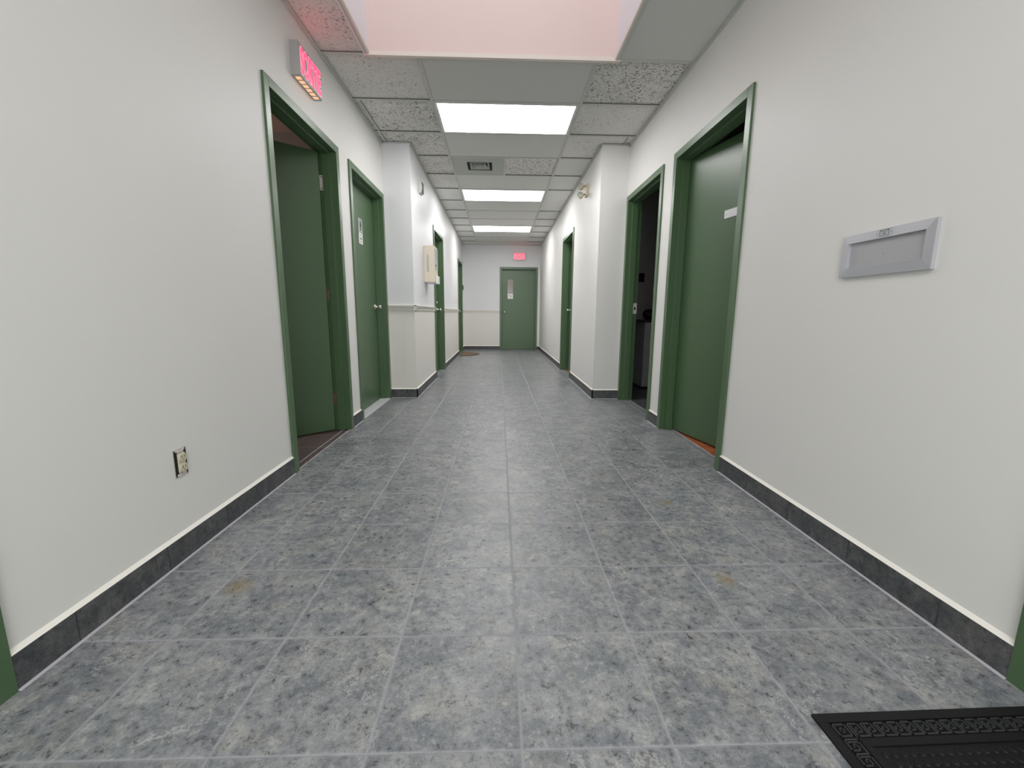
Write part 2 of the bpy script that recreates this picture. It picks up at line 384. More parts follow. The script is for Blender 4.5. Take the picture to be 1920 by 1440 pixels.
# chair rails
RP = [(0, 0.952), (0.008, 0.952), (0.012, 0.962), (0.012, 0.975), (0.020, 0.985), (0.020, 0.996), (0.028, 1.000), (0.028, 1.008), (0, 1.010)]
b = B(); b.prism(RP, (XL, PL), (NL+0.028, PL), (0, -1), 'rail'); b.prism(RP, (NL, PL-0.028), (NL, 5.28), (1, 0), 'rail')
struct(b.build('trim_1'), 'cream chair rail wrapping the corner before the beige wall box', 'chair rail')
b = B(); b.prism(RP, (NL, 6.28), (NL, 8.76), (1, 0), 'rail')
struct(b.build('trim_2'), 'cream chair rail between the two far side doors', 'chair rail')
b = B(); b.prism(RP, (NL, 9.78), (NL, YF), (1, 0), 'rail'); b.prism(RP, (NL, YF), (-0.035, YF), (0, -1), 'rail')
struct(b.build('trim_3'), 'cream chair rail across the end wall beside the green door', 'chair rail')

# ------------------------------------------------------------------ ceiling
rows = [2.375 + 0.6075*k for k in range(-9, 13)] + [YF]
TA, TB = -0.595, 0.610
SX0, SX1, SY0, SY1 = -0.920, 0.733, -0.05, 2.362
b = B(); TH = 0.012
def tee_x(y, x0, x1, wd=TH): b.box((x0, y-wd, ZC), (x1, y+wd, ZC+0.003), 'tee'); b.box((x0, y-wd*0.86, ZC+0.003), (x1, y+wd*0.86, ZC+0.016), 'shade_grey')  # dark upper strip stands for the shadow between tee and tile
def tee_y(x, y0, y1, wd=TH): b.box((x-wd, y0, ZC-0.0006), (x+wd, y1, ZC+0.003), 'tee'); b.box((x-wd*0.86, y0, ZC+0.003), (x+wd*0.86, y1, ZC+0.016), 'shade_grey')
def lim(y): return (XL, XR) if y < PR else (NL, NR)
for i, y in enumerate(rows[:-1]):
    x0, x1 = lim(y)
    if y < YB: continue
    if SY0 < y < SY1+0.02: tee_x(y, x0, SX0); tee_x(y, SX1, x1); continue
    if abs(y-6.02) < 0.01: tee_x(y, x0, TB); continue       # one long tile on this side
    tee_x(y, x0, x1)
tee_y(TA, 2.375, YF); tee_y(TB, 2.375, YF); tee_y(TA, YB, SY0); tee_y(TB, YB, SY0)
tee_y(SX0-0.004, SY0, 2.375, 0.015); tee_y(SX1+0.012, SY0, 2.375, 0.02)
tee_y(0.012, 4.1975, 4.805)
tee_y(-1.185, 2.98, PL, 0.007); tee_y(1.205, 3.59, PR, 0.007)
AP = [(0, ZC-0.001), (0.020, ZC-0.001), (0.020, ZC+0.003), (0.002, ZC+0.003), (0.002, ZC+0.02), (0, ZC+0.02)]
AQ = [(0, ZC-0.014), (0.009, ZC-0.014), (0.009, ZC), (0, ZC)]
for p0, p1, o in (((XL, YB), (XL, PL), (1, 0)), ((XL, PL), (NL, PL), (0, -1)), ((NL, PL), (NL, YF), (1, 0)), ((NL, YF), (NR, YF), (0, -1)),
                  ((NR, PR), (NR, YF), (-1, 0)), ((NR, PR), (XR, PR), (0, -1)), ((XR, YB), (XR, PR), (-1, 0))):
    b.prism(AP, p0, p1, o, 'tee')
    if o[0] : b.prism(AQ, p0, p1, o, 'tee')
b.box((SX1+0.03, YB-0.1, 2.70), (XR+0.2, YF+0.2, 2.72), 'hole'); b.box((XL-0.2, YB-0.1, 2.70), (SX0-0.03, YF+0.2, 2.72), 'hole'); b.box((SX0-0.03, SY1+0.02, 2.70), (SX1+0.03, YF+0.2, 2.72), 'hole')
ceil = struct(b.build('ceiling'), 'suspended ceiling with grey grid, fissured tiles and plain panels', 'ceiling')
LIGHT_ROWS = (1, 5, 9)
def ctile(x0, x1, y0, y1, m):
    bb = B(); q = 0.005 if m == 'smooth' else 0.013; bb.box((x0+0.002, y0+0.002, ZC+q), (x1-0.002, y1-0.002, ZC+q+0.012), m)
    o = bb.build('ceiling_tile', ceil); return o
for i in range(len(rows)-1):
    y0, y1 = rows[i], rows[i+1]
    k = i-9                                            # row 0 starts at the far rim of the skylight
    y0c = max(y0, YB)
    if y1 <= YB: continue
    if k < 0:
        if y1 <= SY0+0.01:
            ctile(XL, TA, y0c, y1, 'tile_fine'); ctile(TA, TB, y0c, y1, 'smooth'); ctile(TB, XR, y0c, y1, 'tile_fine')
        else:
            ctile(XL, SX0, y0c, y1, 'tile_fine'); ctile(SX1, XR, y0c, y1, 'smooth')
            if y0 < SY0: ctile(SX0, SX1, y0c, SY0-0.02, 'smooth')
        continue
    lm = {0: 'tile_fine', 1: 'tile_coarse', 2: 'tile_coarse', 3: 'tile_coarse', 4: 'tile_fine'}.get(k, 'tile_plain')
    rm = {0: 'tile_coarse', 1: 'tile_fine', 2: 'tile_fine', 3: 'tile_plain'}.get(k, 'tile_plain')
    lx, rx = (XL, XR) if k <= 2 else (NL-0.02, NR+0.02)
    ctile(lx, TA, y0, y1, lm)
    if not k == 6: ctile(TB, rx, y0, rows[i+2] if k == 5 else y1, rm)
    if k in LIGHT_ROWS: continue
    if k == 3: ctile(0.012, TB, y0, y1, 'tile_coarse'); continue
    ctile(TA, TB, y0, y1, 'smooth')

# skylight shaft
b = B(); ZS = 3.75
b.box((SX0-0.03, SY1, ZC-0.012), (SX1+0.03, SY1+0.02, ZS), 'pink'); b.box((SX0-0.03, SY0-0.02, ZC), (SX1+0.03, SY0, ZS), 'pink')
b.box((SX0-0.03, SY0, ZC), (SX0, SY1, ZS), 'lav'); b.box((SX1, SY0, ZC), (SX1+0.03, SY1, ZS), 'lav')
struct(b.build('wall_skylight'), 'pink painted shaft rising from the ceiling to the skylight', 'skylight shaft')
b = B(); b.box((SX0, SY1-0.010, ZC-0.013), (SX1, SY1+0.016, ZC+0.012), 'cream'); b.box((SX0-0.003, SY0, ZC-0.006), (SX0+0.010, SY1, ZC+0.014), 'cream'); b.box((SX1-0.010, SY0, ZC-0.006), (SX1+0.003, SY1, ZC+0.014), 'cream')
struct(b.build('trim_4'), 'cream metal lip around the bottom of the skylight opening', 'trim')
b = B()
for a in ((SX0-0.02, SY0-0.02, SX1+0.02, SY0+0.03), (SX0-0.02, SY1-0.03, SX1+0.02, SY1+0.02), (SX0-0.02, SY0, SX0+0.03, SY1), (SX1-0.03, SY0, SX1+0.02, SY1)):
    b.box((a[0], a[1], ZS), (a[2], a[3], ZS+0.05), 'white')
struct(b.build('window_1'), 'white rim of the skylight at the top of the pink shaft', 'skylight')

# ------------------------------------------------------------------ doors
def knob(parent, u, d, z, name='door_knob', R=0.026, m='steel', L=0.066):
    b = B(); M4 = T(u, d, z) @ rotm('X', 90)
    b.lathe([(0, 0), (0.032, 0), (0.032, 0.004), (0.026, 0.010), (0.012, 0.014), (0.010, 0.030), (0.012, 0.036), (R*0.85, 0.042), (R, 0.052), (R*0.9, 0.061), (R*0.55, L), (0, L+0.001)], M4, m)
    return b.build(name, parent)
def deadbolt(parent, u, d, z):
    b = B(); b.lathe([(0, 0), (0.030, 0), (0.029, 0.007), (0.020, 0.012), (0, 0.013)], T(u, d, z) @ rotm('X', 90), 'steel'); b.box((u-0.003, d-0.015, z-0.010), (u+0.003, d-0.012, z+0.010), 'ink')
    return b.build('deadbolt', parent)
def door(n, side, s0, s1, label, hinge='hi', ang=0.0, ztop=DOOR_Z, hw=(), sill=None):
    W = s1-s0
    if side == 'L': root = empty(f'door_{n}', (XL, s0, 0), math.pi/2)
    elif side == 'NL': root = empty(f'door_{n}', (NL, s0, 0), math.pi/2)
    elif side == 'R': root = empty(f'door_{n}', (XR, s1, 0), -math.pi/2)
    elif side == 'NR': root = empty(f'door_{n}', (NR, s1, 0), -math.pi/2)
    else: root = empty(f'door_{n}', (s0, YF, 0), 0)
    struct(root, label, 'door')
    f0, f1, fw = -0.013, 0.135, 0.050
    b = B()
    b.box((0, f0, 0), (fw, f1, ztop), 'green'); b.box((W-fw, f0, 0), (W, f1, ztop), 'green'); b.box((fw, f0, ztop-fw), (W-fw, f1, ztop), 'green')
    s = 0.016
    b.box((fw, 0.033, 0), (fw+s, 0.090, ztop-fw), 'green'); b.box((W-fw-s, 0.033, 0), (W-fw, 0.090, ztop-fw), 'green'); b.box((fw+s, 0.033, ztop-fw-s), (W-fw-s, 0.090, ztop-fw), 'green')
    fr = b.build('door_frame', root, bevel=0.0015)
    lw = W-2*fw-0.006; lh = ztop-fw-0.006
    b = B(); zb = 0.008
    if hinge == 'hi':
        b.box((-lw, -0.044, zb), (0, 0, lh), 'green'); loc = (W-fw-0.003, f1, 0); rot = (0, 0, -math.radians(ang)); us = -1
    else:
        b.box((0, -0.044, zb), (lw, 0, lh), 'green'); loc = (fw+0.003, f1, 0); rot = (0, 0, math.radians(ang)); us = 1
    leaf = b.build('door_leaf', root, loc, rot, bevel=0.0015)
    fd = -0.044
    for hh in hw:
        k = hh[0]
        if k == 'knob': knob(leaf, us*(lw-0.065), fd, hh[1])
        if k == 'bolt': deadbolt(leaf, us*(lw-0.065), fd, hh[1])
        if k == 'hinges':
            for z, mm in hh[1]:
                hb = B(); u = W-fw-0.0035 if hinge == 'hi' else fw+0.0005
                hb.box((u, 0.096, z-0.052), (u+0.003, 0.133, z+0.052), mm)
                for dz, dd in ((-0.040, 0.104), (-0.014, 0.122), (0.014, 0.122), (0.040, 0.104)):
                    hb.lathe([(0, 0), (0.0045, 0), (0, 0.0006)], T(u-0.0002 if hinge == 'hi' else u+0.0032, dd, z+dz) @ rotm('Y', -90 if hinge == 'hi' else 90), 'ink', 10)
                hb.lathe([(0, -0.05), (0.006, -0.05), (0.006, 0.05), (0, 0.05)], T(u-0.001, 0.139, z), mm, 12)
                hb.build('hinge', fr, label='pale metal hinge' if mm == 'hinge' else 'dark stained hinge')
        if k == 'strike':
            hb = B(); u = fw+0.0005 if hinge == 'hi' else W-fw-0.0025
            hb.box((u, 0.094, hh[1]-0.055), (u+0.002, 0.133, hh[1]+0.055), 'hinge'); hb.box((u-0.0004, 0.104, hh[1]-0.014), (u+0.0024, 0.122, hh[1]+0.014), 'ink')
            hb.build('strike_plate', fr)
    if sill:
        b = B(); b.box((fw, sill[1], 0.0), (W-fw, sill[2], sill[3]), sill[0]); b.build('threshold', root, bevel=0.002)
    return root, leaf, fr, us, lw
HG = ('hinges', ((1.86, 'hinge'), (1.06, 'hinge_dark'), (0.26, 'hinge_dark')))
door(1, 'L', 1.60, 2.60, 'green door standing wide open below the nearer exit sign', 'hi', 50, hw=(HG,))
r, leaf, fr, us, lw = door(2, 'L', 2.82, 3.82, 'closed green washroom door with two small signs and a pale sill', 'lo', 0, hw=(('knob', 0.985),), sill=('marble', -0.012, 0.092, 0.010))
# washroom signs on door 2, local leaf frame: x along the wall from the near hinge, face at y = -0.044
fu = lambda Y: Y - (2.82+0.053)
M4 = T(fu(3.285), -0.044, 1.655)
b = B(); b.box((0, -0.003, 0), (0.115, 0, 0.125), 'alu', M4); b.box((0.008, -0.0036, 0.008), (0.107, -0.003, 0.117), 'frost', M4)
P = [(0.0575, 0.094, 0.010)]
b.lathe([(0, 0), (0.0085, 0), (0.0085, 0.0008), (0, 0.0009)], M4 @ T(0.0575, -0.0036, 0.098) @ rotm('X', 90), 'ink', 16)
for p, q, wd in (((0.0575, 0.088), (0.0575, 0.050), 0.020), ((0.0455, 0.086), (0.0430, 0.056), 0.006), ((0.0695, 0.086), (0.0720, 0.056), 0.006), ((0.0525, 0.052), (0.0525, 0.018), 0.008), ((0.0625, 0.052), (0.0625, 0.018), 0.008)):
    b.line(p, q, wd, 0.0008, 'ink', M4 @ T(0, -0.0036, 0))
b.build('washroom_sign', leaf, label='grey washroom pictogram plate')
M4 = T(fu(3.290), -0.044, 1.555)
b = B(); b.box((0, -0.002, 0), (0.105, 0, 0.098), 'sign_white', M4)
for p, q, wd in (((0.030, 0.085), (0.062, 0.078), 0.003), ((0.062, 0.078), (0.040, 0.070), 0.003), ((0.055, 0.064), (0.060, 0.056), 0.003), ((0.030, 0.050), (0.075, 0.043), 0.010), ((0.035, 0.026), (0.070, 0.022), 0.003), ((0.040, 0.016), (0.064, 0.012), 0.003)):
    b.line(p, q, wd, 0.0008, 'ink', M4 @ T(0, -0.002, 0))
b.build('notice', leaf, label='small white notice')
# door 3 with nameplate and peephole
r, leaf, fr, us, lw = door(3, 'R', 1.60, 2.60, 'green door standing slightly ajar with a white nameplate', 'lo', 12, hw=(('hinges', ((1.86, 'hinge_dark'), (1.06, 'hinge_dark'), (0.26, 'hinge_dark'))),))
M4 = T(0.405, -0.044, 1.560)
b = B(); b.box((0, -0.004, 0), (0.26, 0, 0.052), 'plate_white', M4); b.line((0.008, 0.047), (0.252, 0.047), 0.0016, 0.0006, 'alu', M4 @ T(0, -0.004, 0))
b.lathe([(0, 0), (0.003, 0), (0.002, 0.001), (0, 0.0012)], M4 @ T(0.022, -0.004, 0.022) @ rotm('X', 90), 'ink', 10)
b.build('nameplate', leaf, label='blank white nameplate', bevel=0.001)
b = B(); b.lathe([(0, 0), (0.009, 0), (0.008, 0.003), (0.004, 0.004), (0, 0.002)], T(0.615, -0.044, 1.455) @ rotm('X', 90), 'hinge_dark', 16); b.build('peephole', leaf)
door(4, 'R', 2.81, 3.78, 'green-framed doorway standing open onto the unlit washroom', 'hi', 104, hw=(('strike', 0.99), ('knob', 0.98)))
door(5, 'NL', 5.28, 6.28, 'closed green door just past the beige wall box', 'lo', 0, hw=(('knob', 0.98), ('bolt', 1.09)))
door(6, 'NL', 8.76, 9.78, 'closed green door in front of the brown half-round mat', 'lo', 0, hw=(('knob', 0.97),))
door(7, 'NR', 5.30, 6.30, 'green door with knob and deadbolt beyond the emergency light', 'hi', 3, hw=(('knob', 0.99), ('bolt', 1.12)), sill=('wood', 0.085, 0.13, 0.004))
r, leaf, fr, us, lw = door(8, 'F', -0.035, 0.925, 'closed green door with a narrow glass pane at the far end', 'hi', 0, ztop=2.085, hw=(('knob', 0.965),))
# far door: local leaf x runs from -lw (knob side) to 0
X0 = -0.035 + (0.925+0.035) - 0.053
fx = lambda X: X - X0
b = B(); b.box((fx(0.152), -0.050, 1.440), (fx(0.318), -0.044, 1.452), 'green'); b.box((fx(0.152), -0.050, 1.784), (fx(0.318), -0.044, 1.796), 'green')
b.box((fx(0.152), -0.050, 1.440), (fx(0.164), -0.044, 1.796), 'green'); b.box((fx(0.306), -0.050, 1.440), (fx(0.318), -0.044, 1.796), 'green'); b.box((fx(0.164), -0.046, 1.452), (fx(0.306), -0.0442, 1.784), 'glass')
b.build('glass_pane', leaf, label='narrow dark glass pane')
M4 = T(fx(0.168), -0.050, 1.305)
b = B(); b.box((0, -0.002, 0), (0.136, 0.006, 0.134), 'sign_white', M4)
cc = Vector((0.068, 0.067)); R0 = 0.034
for i in range(20):
    a0, a1 = 2*math.pi*i/20, 2*math.pi*(i+1)/20
    b.line(cc+R0*Vector((math.cos(a0), math.sin(a0))), cc+R0*Vector((math.cos(a1), math.sin(a1))), 0.007, 0.0008, 'ink', M4 @ T(0, -0.002, 0))
b.line(cc+R0*Vector((-0.7, 0.7)), cc+R0*Vector((0.7, -0.7)), 0.006, 0.0008, 'ink', M4 @ T(0, -0.002, 0))
b.build('prohibition_sign', leaf, label='white sign with a barred circle')
door(9, 'L', -0.83, 0.172, 'green door frame at the near end of the wall with the socket', 'hi', 0, hw=(('knob', 0.98),))
door(10, 'R', -0.85, 0.148, 'green door frame beside the black rubber mat', 'lo', 0, hw=(('knob', 0.98),))

# ------------------------------------------------------------------ ceiling lights
def ceiling_light(i, label):
    y0, y1 = rows[9+i]+0.012, rows[9+i+1]-0.012; xc = (TA+TB)/2; yc = (y0+y1)/2
    root = tag(empty('ceiling_light', (xc, yc, ZC)), label, 'ceiling light', 'lit fluorescent panels in the corridor ceiling')
    hx = (TB-TA)/2-0.012; hy = (y1-y0)/2; e = 0.020
    b = B()
    for a in ((-hx, -hy, hx, -hy+e), (-hx, hy-e, hx, hy), (-hx, -hy+e, -hx+e, hy-e), (hx-e, -hy+e, hx, hy-e)): b.box((a[0], a[1], 0.000), (a[2], a[3], 0.012), 'white')
    b.box((-hx, -hy, 0.012), (hx, hy, 0.085), 'white')
    b.build('frame', root, bevel=0.001)
    b = B(); b.box((-hx+e, -hy+e, 0.004), (hx-e, hy-e, 0.010), 'lamp'); b.build('diffuser', root, bevel=0.0015)
ceiling_light(1, 'largest lit ceiling panel, nearest the skylight opening')
ceiling_light(5, 'middle lit ceiling panel, just beyond the air diffuser')
ceiling_light(9, 'farthest lit ceiling panel, next to the end wall')

# air diffuser
root = tag(empty('air_diffuser', (-0.2915, 4.501, ZC)), 'square metal air vent in a grey ceiling panel', 'air vent')
b = B(); vx0, vx1, vy0, vy1 = -0.42, -0.135, 4.345, 4.62
ox, oy = -0.2915, 4.501
px0, px1, py0, py1 = TA+0.013-ox, -0.0-ox, 4.210-oy, 4.793-oy
ax0, ax1, ay0, ay1 = vx0-ox, vx1-ox, vy0-oy, vy1-oy
for a in ((px0, py0, px1, ay0), (px0, ay1, px1, py1), (px0, ay0, ax0, ay1), (ax1, ay0, px1, ay1)): b.box((a[0], a[1], 0.001), (a[2], a[3], 0.006), 'panel_grey')
M['panel_grey'] = mat('grey_sheet_metal', (0.44, 0.455, 0.42), 0.5)
b.build('panel', root)
b = B(); e = 0.006
for a in ((ax0-e, ay0-e, ax1+e, ay0), (ax0-e, ay1, ax1+e, ay1+e), (ax0-e, ay0, ax0, ay1), (ax1, ay0, ax1+e, ay1)): b.box((a[0], a[1], -0.003), (a[2], a[3], 0.004), 'panel_grey')
for a in ((ax0, ay0, ax1, ay0+0.002), (ax0, ay1-0.002, ax1, ay1), (ax0, ay0, ax0+0.002, ay1), (ax1-0.002, ay0, ax1, ay1)): b.box((a[0], a[1], 0.0), (a[2], a[3], 0.08), 'shade_grey')
b.box((ax0, ay0, 0.078), (ax1, ay1, 0.08), 'hole')
b.build('duct_collar', root)
cx_, cy_ = (ax0+ax1)/2, (ay0+ay1)/2; hx, hy = (ax1-ax0)/2, (ay1-ay0)/2
for q, (ro, ri) in enumerate(((0.78, 0.60), (0.50, 0.32), (0.24, 0.12))):
    b = B()
    for zz0, zz1 in ((0.000, 0.030),):
        o_ = [(cx_+sx*hx*ro, cy_+sy*hy*ro, zz0) for sx, sy in ((-1,-1),(1,-1),(1,1),(-1,1))]
        i_ = [(cx_+sx*hx*ri, cy_+sy*hy*ri, zz1) for sx, sy in ((-1,-1),(1,-1),(1,1),(-1,1))]
        for a in range(4):
            c = (a+1) % 4
            b.quad((o_[a], o_[c], i_[c], i_[a]), 'panel_grey')
    o = b.build('louvre', root); sm = o.modifiers.new('thick', 'SOLIDIFY'); sm.thickness = 0.002

# ------------------------------------------------------------------ exit signs (the word SORTIE in condensed letters)
def text_mesh(name, word, width, height, depth, m, parent, loc, rot, off=0.0):
    cu = D.curves.new(name, 'FONT'); cu.body = word; cu.extrude = depth; cu.align_x = 'CENTER'; cu.align_y = 'CENTER'; cu.offset = off
    tmp = D.objects.new(name, cu); COL.objects.link(tmp)
    dg = bpy.context.evaluated_depsgraph_get(); me = D.meshes.new_from_object(tmp.evaluated_get(dg)); D.objects.remove(tmp)
    xs = [v.co.x for v in me.vertices]; ys = [v.co.y for v in me.vertices]
    cx, cy = (min(xs)+max(xs))/2, (min(ys)+max(ys))/2
    sx, sy = width/(max(xs)-min(xs)), height/(max(ys)-min(ys))
    for v in me.vertices: v.co = Vector(((v.co.x-cx)*sx, (v.co.y-cy)*sy, v.co.z))
    me.materials.clear(); me.materials.append(M[m]); me.name = name
    o = D.objects.new(name, me); COL.objects.link(o); o.parent = parent; o.location = loc; o.rotation_euler = rot
    return o
def exit_sign(loc, rz, label, W=0.31, Hh=0.178, dep=0.050, under=True):
    root = tag(empty('exit_sign', loc, rz), label, 'exit sign')
    b = B(); b.box((0, -dep, 0), (W, 0, Hh), 'sign_grey'); b.box((0.004, -dep-0.002, 0.004), (W-0.004, -dep, Hh-0.004), 'sign_grey')
    b.build('housing', root, bevel=0.0015)
    text_mesh('letter_glow', 'SORTIE', W-0.026, Hh-0.026, 0.0006, 'halo', root, (W/2, -dep-0.0026, Hh/2), (math.pi/2, 0, 0), 0.060)  # fatter word behind the letters stands for their glow
    text_mesh('lettering', 'SORTIE', W-0.034, Hh-0.035, 0.0006, 'red', root, (W/2, -dep-0.0038, Hh/2), (math.pi/2, 0, 0), 0.022)
    if under:
        for i in range(6):
            b = B(); x = 0.024+i*0.046
            for j in range(3): b.box((x, -dep+0.010+j*0.0105, -0.0008), (x+0.032, -dep+0.018+j*0.0105, 0.001), 'amber')
            b.build('underside_lens', root)
    b = B(); b.box((0.03, -dep+0.006, Hh), (W-0.03, -dep+0.012, Hh+0.0008), 'red_glow'); b.box((0.02, -dep+0.014, Hh), (W-0.02, -dep+0.016, Hh+0.016), 'sign_grey'); b.build('top_glow_strip', root)  # added glowing strip, with a fin that keeps its light off the wall
    return root
exit_sign((XL, 1.940, 2.270), math.pi/2, 'red lit exit sign on the side wall above the wide-open door')
exit_sign((0.296, YF, 2.252), 0.0, 'small red lit exit sign on the end wall above the closed door', W=0.310, Hh=0.165, under=False)

# ------------------------------------------------------------------ wall fittings
# mail slot on the right wall; local x runs towards the viewer along the wall, y into the wall
root = tag(empty('mail_slot', (XR, 0.873, 1.070), -math.pi/2), 'silver metal mail slot plate with an envelope emblem', 'mail slot')
W_, H_, t_, fw_ = 0.350, 0.152, 0.0145, 0.030
b = B()
o2 = [(0, 0), (W_, 0), (W_, H_), (0, H_)]; i2 = [(fw_, fw_+0.002), (W_-fw_, fw_+0.002), (W_-fw_, H_-fw_), (fw_, H_-fw_)]
for a in range(4):
    c = (a+1) % 4
    b.quad([(o2[a][0], -0.0125, o2[a][1]), (o2[c][0], -0.0125, o2[c][1]), (i2[c][0], -t_, i2[c][1]), (i2[a][0], -t_, i2[a][1])], 'alu')
    b.quad([(o2[a][0], -0.0125, o2[a][1]), (o2[c][0], -0.0125, o2[c][1]), (o2[c][0], 0, o2[c][1]), (o2[a][0], 0, o2[a][1])], 'alu')
    b.quad([(i2[a][0], -t_, i2[a][1]), (i2[c][0], -t_, i2[c][1]), (i2[c][0], -0.001, i2[c][1]), (i2[a][0], -0.001, i2[a][1])], 'alu')
b.build('frame', root)
b = B(); b.box((fw_-0.002, -0.004, fw_), (W_-fw_+0.002, -0.001, H_-fw_+0.002), 'alu_in'); b.lathe([(0, 0), (0.0016, 0), (0, 0.0006)], T(0.17, -0.004, 0.07) @ rotm('X', 90), 'ink', 8)
b.build('flap', root, label='dull recessed metal flap')
b = B(); ex, ez = 0.150, H_-0.0265
b.box((ex-0.008, -t_-0.0002, ez-0.001), (ex+0.058, -t_+0.004, ez+0.026), 'alu')
Mx = T(ex, -t_-0.0002, ez)
for p, q in (((0.008, 0.003), (0.042, 0.003)), ((0.042, 0.003), (0.042, 0.022)), ((0.042, 0.022), (0.008, 0.022)), ((0.008, 0.022), (0.008, 0.003)), ((0.008, 0.022), (0.025, 0.014)), ((0.025, 0.014), (0.042, 0.022)), ((0.018, 0.008), (0.032, 0.008)), ((0.018, 0.011), (0.030, 0.011))):
    b.line(p, q, 0.0012, 0.0004, 'ink', Mx)
for x in (-0.002, 0.052): b.lathe([(0, 0), (0.0014, 0), (0, 0.0006)], T(ex+x, -t_-0.0002, ez+0.012) @ rotm('X', 90), 'ink', 8)
b.build('envelope_emblem', root, label='small plate with envelope drawing')

# uncovered outlet, left wall; local x away from the viewer, y into the wall
root = tag(empty('electrical_outlet', (XL, 0.752, 0.318), math.pi/2), 'beige uncovered double socket low on the wall near the viewer', 'socket')
b = B(); W_, H_ = 0.060, 0.100
b.box((0, -0.0006, 0), (W_, 0.0, H_), 'hole')
for a in ((-0.003, 0, 0, H_), (W_, 0, W_+0.002, H_), (-0.003, -0.003, W_+0.002, 0), (-0.003, H_, W_+0.002, H_+0.003)): b.box((a[0], -0.0014, a[1]), (a[2], 0, a[3]), 'alu')
b.build('box', root)
for z0, z1 in ((-0.004, 0.012), (H_-0.012, H_+0.005)):
    b = B(); b.box((0.016, -0.003, z0), (0.046, -0.001, z1), 'hinge'); b.lathe([(0, 0), (0.004, 0), (0, 0.002)], T(0.031, -0.003, (z0+z1)/2) @ rotm('X', 90), 'steel', 10)
    b.lathe([(0, 0), (0.005, 0), (0, 0.001)], T(0.012, -0.001, (z0+z1)/2) @ rotm('X', 90), 'hinge', 10); b.lathe([(0, 0), (0.005, 0), (0, 0.001)], T(0.050, -0.001, (z0+z1)/2) @ rotm('X', 90), 'hinge', 10)
    b.box((0.010, -0.0014, (z0+z1)/2-0.002), (0.052, -0.0008, (z0+z1)/2+0.002), 'hinge'); b.build('mounting_tab', root)
b = B(); b.box((0.014, -0.007, 0.014), (0.048, -0.0005, H_-0.014), 'ivory')
b.build('body', root, bevel=0.002)
for zc in (0.0305, 0.0695):
    b = B(); pr = []
    for i in range(28):
        a = 2*math.pi*i/28; x = 0.0172*math.cos(a); z = max(-0.0142, min(0.0142, 0.0172*math.sin(a))); pr.append((x, z))
    f = [b.bm.verts.new((0.031+x, -0.012, zc+z)) for x, z in pr]; g = [b.bm.verts.new((0.031+x, -0.006, zc+z)) for x, z in pr]
    b.bm.faces.new(f).material_index = b.mi('ivory')
    for i in range(28): b.bm.faces.new((f[i], f[(i+1) % 28], g[(i+1) % 28], g[i])).material_index = 0
    for sx in (-0.0065, 0.0065): b.box((0.031+sx-0.0011, -0.0124, zc-0.001), (0.031+sx+0.0011, -0.0118, zc+0.008), 'ink')
    b.lathe([(0, 0), (0.0024, 0), (0, 0.0004)], T(0.031, -0.012, zc-0.008) @ rotm('X', 90), 'ink', 10)
    b.build('receptacle', root)

# beige wall box before door 5 (world coordinates)
root = tag(empty('wall_box', (NL, 4.52, 1.30)), 'beige metal box with a narrow slot, projecting from the wall above the chair rail', 'wall box')
b = B(); b.box((0, 0, 0), (0.125, 0.27, 0.43), 'beige'); b.build('body', root, bevel=0.003)
b = B(); b.box((0.034, -0.001, 0.122), (0.058, 0.002, 0.322), 'frost'); b.build('slot_window', root, label='narrow frosted slot')
b = B(); b.box((0.125, 0.02, 0.17), (0.131, 0.25, 0.405), 'alu'); b.box((0.131, 0.03, 0.30), (0.133, 0.24, 0.39), 'frost'); b.box((0.131, 0.05, 0.19), (0.134, 0.10, 0.215), 'ink'); b.build('front_panel', root)
b = B(); b.box((0.125, 0.10, -0.012), (0.150, 0.26, 0.085), 'sign_white'); b.lathe([(0, 0), (0.008, 0), (0, 0.003)], T(0.15, 0.18, 0.045) @ rotm('Y', 90), 'ink', 12); b.build('lower_tray', root, bevel=0.004)
b = B(); b.box((0.02, 0.03, -0.010), (0.115, 0.24, 0.0), 'alu'); b.build('bottom_rail', root)

# door chime
root = tag(empty('door_chime', (NL, 4.30, 2.265)), 'small white ribbed wall chime high on the wall before the beige box', 'chime')
b = B()
pr = [(0, 0), (0.010, 0), (0.028, 0.012), (0.036, 0.05), (0.036, 0.08), (0.028, 0.118), (0.010, 0.13), (0, 0.13)]
r0 = [b.bm.verts.new((x, 0, z)) for x, z in pr]; r1 = [b.bm.verts.new((x, 0.125, z)) for x, z in pr]
for i in range(len(pr)-1): b.bm.faces.new((r0[i], r0[i+1], r1[i+1], r1[i])).material_index = b.mi('white')
b.bm.faces.new(r0); b.bm.faces.new(r1); b.build('cover', root)
b = B()
for y in (0.018, 0.045, 0.072, 0.099): b.box((0.008, y, 0.010), (0.039, y+0.008, 0.120), 'shade_grey')
b.build('ribs', root)

